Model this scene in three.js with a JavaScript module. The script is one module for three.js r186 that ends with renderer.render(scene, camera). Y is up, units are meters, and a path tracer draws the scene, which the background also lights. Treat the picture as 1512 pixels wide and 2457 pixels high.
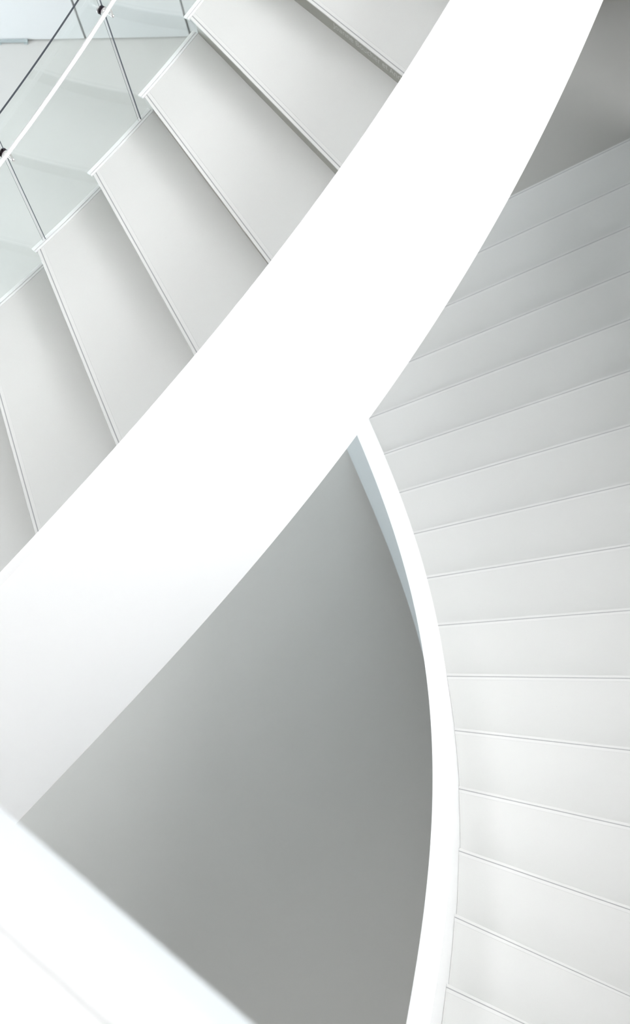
import * as THREE from 'three';
import { mergeGeometries } from 'three/addons/utils/BufferGeometryUtils.js';
import { FontLoader } from 'three/addons/loaders/FontLoader.js';
import { TextGeometry } from 'three/addons/geometries/TextGeometry.js';

// ------------------------------------------------------------------ camera, sky, exposure
const scene = new THREE.Scene();
const FOCAL = 4098.29, FULL_W = 1512, FULL_H = 2457;
const camera = new THREE.PerspectiveCamera(2 * Math.atan(FULL_H / 2 / FOCAL) * 180 / Math.PI, FULL_W / FULL_H, 0.05, 80);
const EYE = 13.381;                                   // camera height above the hall floor
camera.position.set(0, EYE, 0);
camera.up.set(0.0548, 0.4301, -0.9011);
camera.lookAt(-0.1139, EYE - 0.8939, -0.4336);
camera.focus = 9.5;
camera.userData.fStop = 3.3;
scene.background = new THREE.Color(0.98, 1.0, 1.015);     // even overcast sky
scene.backgroundIntensity = 11.2;
const renderer = new THREE.WebGLRenderer({ antialias: true });
renderer.toneMapping = THREE.LinearToneMapping;
renderer.toneMappingExposure = 1.0;
renderer.shadowMap.enabled = true;

// ------------------------------------------------------------------ helpers
let seed = 7;
const rnd = () => { seed = (seed * 16807) % 2147483647; return seed / 2147483647; };
const taken = {};
function numbered(name) {
  if (!(name in taken)) { taken[name] = 0; return name; }
  taken[name] += 1;
  return name + '_' + String(taken[name]).padStart(3, '0');
}
function thing(name, label, category) {
  const o = new THREE.Group(); o.name = numbered(name); o.userData = { label, category };
  scene.add(o); return o;
}
function part(name, geometry, material, parent) {
  const m = new THREE.Mesh(geometry, material); m.name = name;
  m.castShadow = m.receiveShadow = true; parent.add(m); return m;
}
function structure(name, geometry, material, label) {
  const m = part(numbered(name), geometry, material, scene);
  m.userData = { kind: 'structure' }; if (label) m.userData.label = label;
  return m;
}
// triangles collected face by face; uv = plan position in metres
class MB {
  constructor() { this.p = []; this.n = null; }
  tri(a, b, c) { this.p.push(...a, ...b, ...c); }
  quad(a, b, c, d) { this.tri(a, b, c); this.tri(a, c, d); }
  // closed ring of profiles: rows[i][j] = point j of cross-section i
  loft(rows, caps = true) {
    const m = rows[0].length;
    for (let i = 0; i + 1 < rows.length; i++) for (let j = 0; j < m; j++) {
      const k = (j + 1) % m; this.quad(rows[i][j], rows[i][k], rows[i + 1][k], rows[i + 1][j]);
    }
    if (caps) for (const [r, flip] of [[rows[0], true], [rows[rows.length - 1], false]]) {
      for (let j = 1; j + 1 < m; j++) flip ? this.tri(r[0], r[j + 1], r[j]) : this.tri(r[0], r[j], r[j + 1]);
    }
    return this;
  }
  build() {
    const g = new THREE.BufferGeometry(), pos = new Float32Array(this.p), uv = new Float32Array(pos.length / 3 * 2);
    for (let i = 0; i < pos.length / 3; i++) { uv[2 * i] = pos[3 * i]; uv[2 * i + 1] = pos[3 * i + 2] + pos[3 * i + 1] * 0.37; }
    g.setAttribute('position', new THREE.BufferAttribute(pos, 3));
    g.setAttribute('uv', new THREE.BufferAttribute(uv, 2));
    g.computeVertexNormals();
    return g;
  }
}
const box = (x0, x1, y0, y1, z0, z1) => new MB().loft([
  [[x0, y0, z0], [x0, y0, z1], [x0, y1, z1], [x0, y1, z0]],
  [[x1, y0, z0], [x1, y0, z1], [x1, y1, z1], [x1, y1, z0]]]).build();
// smooth sweep: rows of cross-section points, normals averaged along the sweep only
function smoothSweep(rows, caps = true) {
  const gs = [], m = rows[0].length;
  for (let j = 0; j < m; j++) {
    const k = (j + 1) % m, pos = [], idx = [];
    for (const r of rows) pos.push(...r[j], ...r[k]);
    for (let i = 0; i + 1 < rows.length; i++) { const a = 2 * i; idx.push(a, a + 1, a + 3, a, a + 3, a + 2); }
    const g = new THREE.BufferGeometry(), uv = [];
    for (let i = 0; i < pos.length; i += 3) uv.push(pos[i], pos[i + 2] + pos[i + 1] * 0.37);
    g.setAttribute('position', new THREE.Float32BufferAttribute(pos, 3));
    g.setAttribute('uv', new THREE.Float32BufferAttribute(uv, 2));
    g.setIndex(idx); g.computeVertexNormals(); gs.push(g.toNonIndexed());
  }
  if (caps) {
    const mb = new MB(), a = rows[0], b = rows[rows.length - 1];
    for (let j = 1; j + 1 < m; j++) { mb.tri(a[0], a[j + 1], a[j]); mb.tri(b[0], b[j], b[j + 1]); }
    gs.push(mb.build());
  }
  return mergeGeometries(gs);
}

// ------------------------------------------------------------------ materials
function speckle(size, base, spread, specks, speckTone) {
  const data = new Uint8Array(size * size * 4);
  for (let i = 0; i < size * size; i++) {
    const v = base + (rnd() - 0.5) * spread;
    data.set([v, v, v, 255], i * 4);
  }
  for (let s = 0; s < specks; s++) {
    const x = Math.floor(rnd() * size), y = Math.floor(rnd() * size), t = speckTone + rnd() * 40, r = rnd() < 0.3 ? 1 : 0;
    for (let dx = 0; dx <= r; dx++) for (let dy = 0; dy <= r; dy++) data.set([t, t, t, 255], (((y + dy) % size) * size + (x + dx) % size) * 4);
  }
  const t = new THREE.DataTexture(data, size, size);
  t.wrapS = t.wrapT = THREE.RepeatWrapping; t.magFilter = THREE.LinearFilter; t.minFilter = THREE.LinearMipmapLinearFilter;
  t.generateMipmaps = true; t.colorSpace = THREE.SRGBColorSpace; t.needsUpdate = true;
  return t;
}
const std = (r, g, b, o = {}) => new THREE.MeshStandardMaterial({ color: new THREE.Color().setRGB(r, g, b), roughness: 0.5, side: THREE.DoubleSide, ...o });
const M = {
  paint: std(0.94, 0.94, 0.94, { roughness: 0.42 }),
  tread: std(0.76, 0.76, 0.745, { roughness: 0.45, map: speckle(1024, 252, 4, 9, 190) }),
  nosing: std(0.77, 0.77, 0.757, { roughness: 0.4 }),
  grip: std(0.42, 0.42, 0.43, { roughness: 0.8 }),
  riser: std(0.40, 0.40, 0.365, { roughness: 0.5 }),  // darker than the treads: shade of the away-facing risers is in this colour
  letter: std(0.62, 0.63, 0.60, { roughness: 0.4 }),
  faint: std(0.45, 0.45, 0.41, { roughness: 0.4 }),
  floor: std(0.54, 0.53, 0.505, { roughness: 0.5, map: speckle(1024, 251, 6, 9, 150) }),
  wall: std(0.62, 0.625, 0.62, { roughness: 0.7 }),
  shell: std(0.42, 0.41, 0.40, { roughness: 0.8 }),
  gap: std(0.25, 0.26, 0.26, { roughness: 0.9 }),
  steel: std(0.80, 0.79, 0.79, { roughness: 0.3, metalness: 1 }),
  rubber: std(0.03, 0.015, 0.025, { roughness: 0.7 }),
  glass: new THREE.MeshPhysicalMaterial({ color: new THREE.Color().setRGB(0.975, 0.99, 0.983), transmission: 1, thickness: 0, roughness: 0.0, ior: 1.5, side: THREE.DoubleSide }),
  glassEdge: std(0.055, 0.065, 0.08, { roughness: 0.6 }),
  trim: std(0.88, 0.89, 0.885, { roughness: 0.35 }),
  innerShade: std(0.47, 0.495, 0.50, { roughness: 0.35 }),  // blue-grey holds the shade of the lower parapet's inner face
  coolTrim: std(0.78, 0.82, 0.84, { roughness: 0.4 }),
  rail: std(0.92, 0.91, 0.915, { roughness: 0.35, metalness: 0.5 }),
  tinted: new THREE.MeshPhysicalMaterial({ color: new THREE.Color().setRGB(0.93, 0.975, 1.0), transmission: 1, thickness: 0, roughness: 0, ior: 1.5, side: THREE.DoubleSide }),
  grille: std(0.36, 0.40, 0.40, { roughness: 0.5 }),
};

// ------------------------------------------------------------------ the two curved flights in plan
// each flight is a plan curve P(k) along the step number k, with the direction n(k) of its nosings
const RISE = 0.165;
const poly = (c, u) => c.reduceRight((s, a) => s * u + a, 0);
function flight({ p, going, angle, skew, k0, lo, hi, sign, depth }) {
  const N = Math.round((hi - lo) * 50), ks = [], P = [], nn = [], mm = [];
  const dir = (k) => { const u = (k - k0) / 5; return [poly(angle, u), poly(angle, u) + poly(skew, u), going[0] * (1 + poly([0, ...going.slice(1)], u))]; };
  let x = 0, z = 0, pt = null;
  for (let i = 0; i <= N; i++) {
    const k = lo + (hi - lo) * i / N, [ph, th, g] = dir(k), t = [-sign * Math.sin(th) * g, sign * Math.cos(th) * g];
    if (pt) { x += (pt[0] + t[0]) / 2 * (hi - lo) / N; z += (pt[1] + t[1]) / 2 * (hi - lo) / N; }
    pt = t; ks.push(k); P.push([x, z]); nn.push([Math.cos(ph), Math.sin(ph)]);
    const l = Math.hypot(...t); mm.push([sign * t[1] / l, -sign * t[0] / l]);
  }
  const look = (A, k) => { const f = Math.min(Math.max((k - lo) / (hi - lo) * N, 0), N - 1e-6), i = Math.floor(f), w = f - i; return [A[i][0] * (1 - w) + A[i + 1][0] * w, A[i][1] * (1 - w) + A[i + 1][1] * w]; };
  const o = look(P, k0);
  for (const q of P) { q[0] += p[0] - o[0]; q[1] += p[1] - o[1]; }
  const F = {
    P: (k) => look(P, k), n: (k) => look(nn, k), m: (k) => look(mm, k),
    off: (k, d) => { const a = look(P, k), b = look(mm, k); return [a[0] + b[0] * d, a[1] + b[1] * d]; },
    y: (k) => EYE - depth + RISE * k, sign,
  };
  // up-stair direction of nosing k in plan
  F.up = (k) => { const n = F.n(k); return sign < 0 ? [n[1], -n[0]] : [-n[1], n[0]]; };
  // k' at which the curve off(k', d(k')) crosses the line a distance t up-stair of nosing k
  F.cross = (k, t, d) => {
    const A = F.P(k), u = F.up(k), f = (q) => { const c = F.off(q, d(q)); return (c[0] - A[0]) * u[0] + (c[1] - A[1]) * u[1] - t; };
    let a = k - 1.6, b = k + 2.4;
    for (let i = 0; i < 44; i++) { const c = (a + b) / 2; f(c) < 0 ? a = c : b = c; }
    return (a + b) / 2;
  };
  return F;
}
const L = flight({ p: [-2.239412, -6.570341], going: [0.541900, -0.094621], angle: [1.063625, -0.419199, -0.045665, 0.052804], skew: [-0.398692, 0.119161], k0: 2.5, lo: -7, hi: 11, sign: -1, depth: 8.572096 });
const R = flight({ p: [-0.700346, -5.176849], going: [0.461645, 0.018274, -0.006950], angle: [-0.117959, 0.394150, 0.134849, -0.023922, -0.019875, 0.001771], skew: [-0.113618, -0.191196, -0.021736], k0: 8, lo: -4, hi: 20, sign: 1, depth: 13.215924 });
const uL = (k) => (k - 2.5) / 5, uR = (k) => (k - 8) / 5;
const wL = (k) => 1.732218 + 0.095381 * uL(k) + 0.062985 * uL(k) ** 2;          // glass edge to parapet
const oR = (k) => -0.003034 - 0.007149 * uR(k) + 0.006178 * uR(k) ** 2;
const T_L = 0.0709, T_R = 0.1323, TOP_L = 0.7836, TOP_R = 0.6934, DEEP_R = 0.75075;
const y3 = (q, y) => [q[0], y, q[1]];

// a bar along nosing k: profile of [distance up-stair, height] from the inner to the outer curve
function bar(F, k, profile, inner, outer, yBase) {
  const A = [], B = [];
  for (const [t, dy] of profile) {
    const a = F.cross(k, t, inner), b = F.cross(k, t, outer);
    A.push(y3(F.off(a, inner(a)), yBase + dy)); B.push(y3(F.off(b, outer(b)), yBase + dy));
  }
  return new MB().loft([A, B]).build();
}
// the plate between two nosing lines
function plate(F, k, t0, k1, t1, inner, outer, yTop, yBottom, n = 6) {
  const a0 = F.cross(k, t0, inner), a1 = F.cross(k1, t1, inner), b0 = F.cross(k, t0, outer), b1 = F.cross(k1, t1, outer), rows = [];
  for (let i = 0; i <= n; i++) {
    const a = a0 + (a1 - a0) * i / n, b = b0 + (b1 - b0) * i / n, p = F.off(a, inner(a)), q = F.off(b, outer(b));
    rows.push([y3(p, yTop), y3(q, yTop), y3(q, yBottom), y3(p, yBottom)]);
  }
  return new MB().loft(rows).build();
}
// a strip that follows the plan curve between k = a and k = b
function ribbon(F, a, b, d0, d1, y0, y1, n = 8, smooth = false) {
  const rows = [];
  for (let i = 0; i <= n; i++) {
    const k = a + (b - a) * i / n, p = F.off(k, d0(k)), q = F.off(k, d1(k));
    rows.push([y3(p, y0(k)), y3(p, y1(k)), y3(q, y1(k)), y3(q, y0(k))]);
  }
  return smooth ? smoothSweep(rows) : new MB().loft(rows).build();
}
const c0 = (v) => () => v;
const LIP = 0.0165, GRIP = 0.023, STRIP = 0.0440, JOINT = 0.0446, BACK = 0.029;
function steps(F, stair, from, to, inner, outer, setback) {
  const risers = {};
  for (let k = from; k <= to; k++) {
    const y = F.y(k);
    const tread = part('tread', plate(F, k, JOINT, k + 1, setback + 0.02, inner, outer, y, y - 0.009), M.tread, stair);
    part('nosing', bar(F, k, [[0, -0.0015], [0.0012, 0], [LIP, 0], [LIP, -0.003], [GRIP, -0.003], [GRIP, 0], [STRIP, 0], [STRIP, -0.009], [0, -0.009]], inner, outer, y), M.nosing, tread);
    part('grip_strip', bar(F, k, [[LIP, -0.0028], [LIP, -0.0012], [GRIP, -0.0012], [GRIP, -0.0028]], inner, outer, y), M.grip, tread);
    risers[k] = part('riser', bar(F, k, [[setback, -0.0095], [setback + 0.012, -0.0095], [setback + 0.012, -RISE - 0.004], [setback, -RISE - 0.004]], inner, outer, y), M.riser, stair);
  }
  return risers;
}

// ------------------------------------------------------------------ upper flight
const upper = thing('staircase', 'upper white staircase with lettering on its risers and glass along one side', 'staircase');
const lowK = -4, highK = 9;
const outerL = (k) => wL(k) - 0.001;
const risersL = steps(L, upper, lowK, highK, c0(0), outerL, BACK);
for (let k = lowK; k <= highK; k++) {
  const y = L.y(k), a = L.cross(k, -0.010, c0(0)), b = L.cross(k + 1, BACK - 0.002, c0(0));
  part('edge_trim', ribbon(L, a, b, c0(0), c0(-0.0145), c0(y - 0.009), c0(y + 0.003)), M.trim, upper);
  part('edge_trim', ribbon(L, a, b, c0(-0.0185), c0(-0.0430), c0(y - 0.009), c0(y + 0.003)), M.trim, upper);
}
part('stringer', ribbon(L, lowK - 0.2, highK + 1, c0(0), c0(-0.040), (k) => L.y(k) - 0.46, (k) => L.y(k) - 0.25, 60, true), M.paint, upper);
part('soffit', ribbon(L, lowK - 0.2, highK + 1, c0(-0.040), outerL, (k) => L.y(k) - 0.48, (k) => L.y(k) - 0.46, 60, true), M.paint, upper);

// solid white parapet on the outer side of the upper flight
{
  const rows = [], c = 0.006;
  for (let i = 0; i <= 150; i++) {
    const k = -4.6 + 14.4 * i / 150, a = wL(k), b = a + T_L, t = L.y(k) + TOP_L, f = L.y(k) - 1.554497 + 0.030527 * uL(k);
    rows.push([[a, t - c], [a + c, t], [b - c, t], [b, t - c], [b, f], [a, f]].map(([d, y]) => y3(L.off(k, d), y)));
  }
  const o = part(numbered('parapet'), smoothSweep(rows), M.paint, scene);
  o.userData = { label: 'broad bright white curved parapet sweeping diagonally beside the upper staircase', category: 'parapet' };
}

// lettering on two risers
const font = await new FontLoader().loadAsync('fonts/droid/droid_sans_regular.typeface.json');
function onRiser(k, geometry, along, up, riser, mat = M.letter, setback = BACK) {
  const A = L.P(k), n = L.n(k), u = L.up(k);
  const o = new THREE.Vector3(A[0] + u[0] * setback + n[0] * along, L.y(k - 1) + up, A[1] + u[1] * setback + n[1] * along);
  const m = new THREE.Matrix4().makeBasis(new THREE.Vector3(n[0], 0, n[1]), new THREE.Vector3(0, 1, 0), new THREE.Vector3(-u[0], 0, -u[1]));
  m.setPosition(o); geometry.applyMatrix4(m);
  const p = part('lettering', geometry, mat, riser); p.userData.kind = 'stuff'; return p;
}
onRiser(5, new TextGeometry('Joanne Boucher et André', { font, size: 0.042, depth: 0.0008, curveSegments: 4 }), 0.90, 0.046, risersL[5]).userData.label = 'pale engraved names';
{ // the riser below carries lettering too small to read: faint strokes of the same hand
  const gs = []; let x = 0;
  for (const len of [6, 2, 8, 7]) {
    for (let i = 0; i < len; i++) {
      const tall = i === 0 || rnd() < 0.2, s = tall ? 0.030 : 0.020, w = 0.0025;
      const g = new THREE.BoxGeometry(w, s, 0.0005); g.translate(x, s / 2, 0); gs.push(g);
      if (rnd() < 0.6) { const b = new THREE.BoxGeometry(0.010, w, 0.0005); b.translate(x + 0.005, rnd() < 0.5 ? 0.001 : s - 0.001, 0); gs.push(b); }
      x += 0.0155;
    }
    x += 0.013;
  }
  onRiser(4, mergeGeometries(gs), 1.15, 0.04, risersL[4], M.faint).userData.label = 'very faint illegible lettering';
}

// ------------------------------------------------------------------ glass balustrade on the inner side of the upper flight
const guard = thing('glass_balustrade', 'curved clear glass balustrade with slim steel handrail beside the upper staircase', 'balustrade');
{
  const joints = [-4.01, -2.29, -0.57, 1.15, 2.87, 4.59, 6.31, 8.03, 9.7], G0 = -0.0200, G1 = -0.0320, H = 1.0856, half = 0.008 / 0.54;
  for (let j = 0; j + 1 < joints.length; j++) {
    const a = joints[j] + half, b = joints[j + 1] - half, bot = (k) => L.y(k) - 0.235, top = (k) => L.y(k) + H, n = 14, face = [];
    for (const d of [G0, G1]) {
      const mb = new MB();
      const pos = [], idx = [], uv = [];
      for (let i = 0; i <= n; i++) { const k = a + (b - a) * i / n, q = L.off(k, d); pos.push(...y3(q, bot(k)), ...y3(q, top(k))); uv.push(k, 0, k, 1); }
      for (let i = 0; i < n; i++) { const s = 2 * i; d === G0 ? idx.push(s, s + 2, s + 3, s, s + 3, s + 1) : idx.push(s, s + 3, s + 2, s, s + 1, s + 3); }
      const g = new THREE.BufferGeometry(); g.setAttribute('position', new THREE.Float32BufferAttribute(pos, 3)); g.setAttribute('uv', new THREE.Float32BufferAttribute(uv, 2)); g.setIndex(idx); g.computeVertexNormals(); face.push(g);
    }
    const pane = part('glass_pane', mergeGeometries(face), M.glass, guard);
    const e = [];
    e.push(ribbon(L, a, b, c0(G0), c0(G1), (k) => top(k) - 0.0006, (k) => top(k) + 0.0006, n));
    for (const [k, s] of [[a, 1], [b, -1]]) {
      const p = L.off(k, s > 0 ? G0 : G1 + 0.002), q = L.off(k, G1), p2 = L.off(k + s * 0.002, s > 0 ? G0 : G1 + 0.002), q2 = L.off(k + s * 0.002, G1);
      e.push(new MB().loft([[y3(p, bot(k)), y3(q, bot(k)), y3(q2, bot(k)), y3(p2, bot(k))], [y3(p, top(k)), y3(q, top(k)), y3(q2, top(k)), y3(p2, top(k))]]).build());
    }
    part('polished_edge', mergeGeometries(e), M.glassEdge, pane);
    // bracket at the joint that ends this pane
    if (j >= 1 && j <= 5) {
      const k = joints[j + 1] - 0.0, m = L.m(k), yR = L.y(k) + 0.91, yD = yR - 0.075, br = part('bracket', new THREE.CylinderGeometry(0.007, 0.007, 0.066, 16), M.steel, guard);
      const q = L.off(k, G0 + 0.037); br.position.set(q[0], yD, q[1]); br.quaternion.setFromUnitVectors(new THREE.Vector3(0, 1, 0), new THREE.Vector3(m[0], 0, m[1]));
      const kid = (name, geo, mat, d) => { const c = part(name, geo, mat, br); c.position.set(0, d, 0); return c; };
      kid('gasket', new THREE.CylinderGeometry(0.0265, 0.0265, 0.005, 32), M.rubber, -0.0345);
      kid('disc', new THREE.CylinderGeometry(0.0250, 0.0250, 0.011, 32), M.steel, -0.0265);
      kid('gasket', new THREE.CylinderGeometry(0.0265, 0.0265, 0.005, 32), M.rubber, -0.0535);
      kid('disc', new THREE.CylinderGeometry(0.0250, 0.0250, 0.010, 32), M.steel, -0.061);
      kid('arm_end', new THREE.SphereGeometry(0.0105, 16, 12), M.steel, 0.0345);
      const post = kid('post', new THREE.CylinderGeometry(0.006, 0.006, 0.066, 16), M.steel, 0.0345);
      post.quaternion.copy(br.quaternion).invert(); post.position.add(new THREE.Vector3(0, 0.033, 0).applyQuaternion(post.quaternion));
    }
  }
  const pts = [];
  for (let i = 0; i <= 90; i++) { const k = -4.2 + 13.8 * i / 90; pts.push(new THREE.Vector3(...y3(L.off(k, 0.052), L.y(k) + 0.91))); }
  part('handrail', new THREE.TubeGeometry(new THREE.CatmullRomCurve3(pts), 180, 0.0130, 20), M.rail, guard);
}

// ------------------------------------------------------------------ lower flight
const lower = thing('staircase', 'lower white staircase fanning down to the grey floor at right', 'staircase');
const outR = (k) => 3.9;
steps(R, lower, 0, 17, (k) => -oR(k) + 0.0006, outR, BACK);
structure('wall_added_shade', ribbon(R, -0.3, 18, c0(3.91), c0(4.06), c0(0), (k) => R.y(k) + 2.3 + Math.max(0, k - 8) * 0.13, 50, true), M.shell);  // unseen wall, added and raised to cut window light on the lower treads
part('soffit', ribbon(R, 3, 18, c0(0), c0(3.9), (k) => Math.max(R.y(k) - 0.5, 0.001), (k) => R.y(k) - 0.48, 50, true), M.paint, lower);
{
  const cap = [], body = [], innerFace = [], c = 0.006, o = thing('parapet', 'slender white curved parapet between the grey floor and the lower staircase', 'parapet');
  for (let i = 0; i <= 150; i++) {
    const k = -1 + 19 * i / 150, b = -oR(k), a = b - T_R, t = R.y(k) + TOP_R, f = Math.max(R.y(k) - DEEP_R, 0), row = (p) => p.map(([d, y]) => y3(R.off(k, d), y));
    cap.push(row([[a, t - 0.03], [a, t - c], [a + c, t], [b - c, t], [b, t - c], [b, t - 0.03]]));
    innerFace.push(row([[a + 0.001, f], [a + 0.001, t - 0.031], [a + 0.013, t - 0.031], [a + 0.013, f]]));
    body.push(row([[a + 0.014, f], [a + 0.014, t - 0.033], [b - 0.001, t - 0.033], [b - 0.001, f]]));
  }
  part('cap', smoothSweep(cap), M.paint, o);
  part('wall', smoothSweep(body), M.paint, o);
  part('shaded_inner_face', smoothSweep(innerFace), M.innerShade, o).userData.label = 'inner face with its shade put into a blue-grey colour';
}

// ------------------------------------------------------------------ near parapet, whose blurred top fills the bottom left corner
const ND = [0.769, 0.6393], NN = [-0.6393, 0.769], N0 = [-0.568, -0.530], yNear = EYE - 2.35;   // along the edge, inward, a point of the edge
const edgePoint = (s, t) => [N0[0] + ND[0] * s + NN[0] * t, N0[1] + ND[1] * s + NN[1] * t];
const edgeBox = (t0, t1, y0, y1, s0 = -3.2, s1 = 3.4) => new MB().loft([s0, s1].map((s) => [y3(edgePoint(s, t0), y0), y3(edgePoint(s, t1), y0), y3(edgePoint(s, t1), y1), y3(edgePoint(s, t0), y1)])).build();
{
  const o = thing('parapet', 'straight white parapet blurred by nearness in the bottom left corner', 'parapet');
  part('wall', edgeBox(0.004, 0.40, yNear - 1.3, yNear - 0.012), M.paint, o);
  part('edge_trim', edgeBox(0, 0.050, yNear - 0.05, yNear - 0.008), M.coolTrim, o);
  part('edge_trim', edgeBox(0.050, 0.122, yNear - 0.05, yNear), M.paint, o);
  part('edge_trim', edgeBox(0.122, 0.42, yNear - 0.05, yNear - 0.003), M.paint, o);
}
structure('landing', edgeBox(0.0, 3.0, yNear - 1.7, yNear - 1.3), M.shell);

// ------------------------------------------------------------------ the hall
structure('floor', box(-9.8, 13.3, -0.3, 0, -16.3, 9.3), M.floor);
// back wall of upright panels with open joints; its foot runs a little askew to the hall
{
  const back = structure('wall_back', box(-5.8, 3.05, 0, 20, -0.4, -0.03), M.gap);
  back.position.set(-4.093, 0, -12.055); back.rotation.y = -Math.atan(0.0866);
  for (let i = -2; i < 6; i++) part('panel', box(i * 1.11 - 1.11 + 0.012, i === 5 ? 3.05 : Math.min(i * 1.11 - 0.012, 3.05), 0.016, 20, -0.03, 0), M.wall, back);
}
structure('wall_return', box(-1.3, -1.05, 0, 20, -16.3, -11.8), M.shell);
structure('wall_far', box(-1.3, 13.3, 0, 20, -16.3, -16), M.shell);
// walls round tall glazed openings
function frameX(name, x0, x1, z0, z1, oy0, oy1, oz0, oz1) {
  structure(name, mergeGeometries([box(x0, x1, 0, oy0, z0, z1), box(x0, x1, oy1, 20, z0, z1), box(x0, x1, oy0, oy1, z0, oz0), box(x0, x1, oy0, oy1, oz1, z1)]), M.shell);
}
frameX('wall_left', -9.8, -9.5, -13, 9.3, 0.3, 4.0, -12.3, -5.6);  // low unseen opening, added to light the floor from the left
frameX('wall_right', 13, 13.3, -16.3, 9.3, 7, 19.6, -12.4, 0.5);
structure('wall_front', box(-9.8, 13.3, 0, 20, 9, 9.3), M.shell);
// ceiling with two unseen rooflights, added to balance the light: a long one over the upper flight, a small one over the near parapet
{
  const X = [-9.8, -6.8, -4.4, 13.3], Z = [-16.3, -10.5, -3, 9.3], x2 = [-4.2, -2.8], z2 = [-0.8, 1.2], h = [20, 20.3];
  structure('ceiling', mergeGeometries([
    box(X[0], X[3], ...h, Z[0], Z[1]), box(X[0], X[1], ...h, Z[1], Z[2]), box(X[2], X[3], ...h, Z[1], Z[2]),
    box(X[0], X[3], ...h, Z[2], z2[0]), box(X[0], x2[0], ...h, z2[0], z2[1]), box(x2[1], X[3], ...h, z2[0], z2[1]), box(X[0], X[3], ...h, z2[1], Z[3])]), M.shell);
}
structure('added_window_1', box(-9.7, -9.69, 0.3, 4.0, -12.3, -5.6), M.tinted);  // unseen pane, added to cool the light coming from the left
// the storeys that the upper flight joins
structure('floor_upper', mergeGeometries([box(-1.0, 1.1, L.y(10) - 0.5, L.y(10), -16, -9.9), box(1.1, 13, L.y(10) - 0.5, L.y(10), -16, -8.2)]), M.shell);  // right part extended out of view to shade the lower flight and floor
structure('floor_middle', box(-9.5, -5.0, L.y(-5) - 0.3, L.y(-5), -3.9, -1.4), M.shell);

// low bar along the foot of the back wall
{
  const g = thing('floor_grille', 'low grey bar on two feet along the foot of the far white wall', 'grille');
  g.position.set(-4.093, 0, -12.055); g.rotation.y = -Math.atan(0.0866);
  part('bar', box(-1.6, -0.615, 0.012, 0.036, 0.006, 0.034), M.grille, g);
  for (const x of [-0.92, -0.635, -1.58]) part('foot', box(x - 0.02, x + 0.02, 0, 0.012, 0.008, 0.05), M.grille, g);
}

renderer.render(scene, camera);
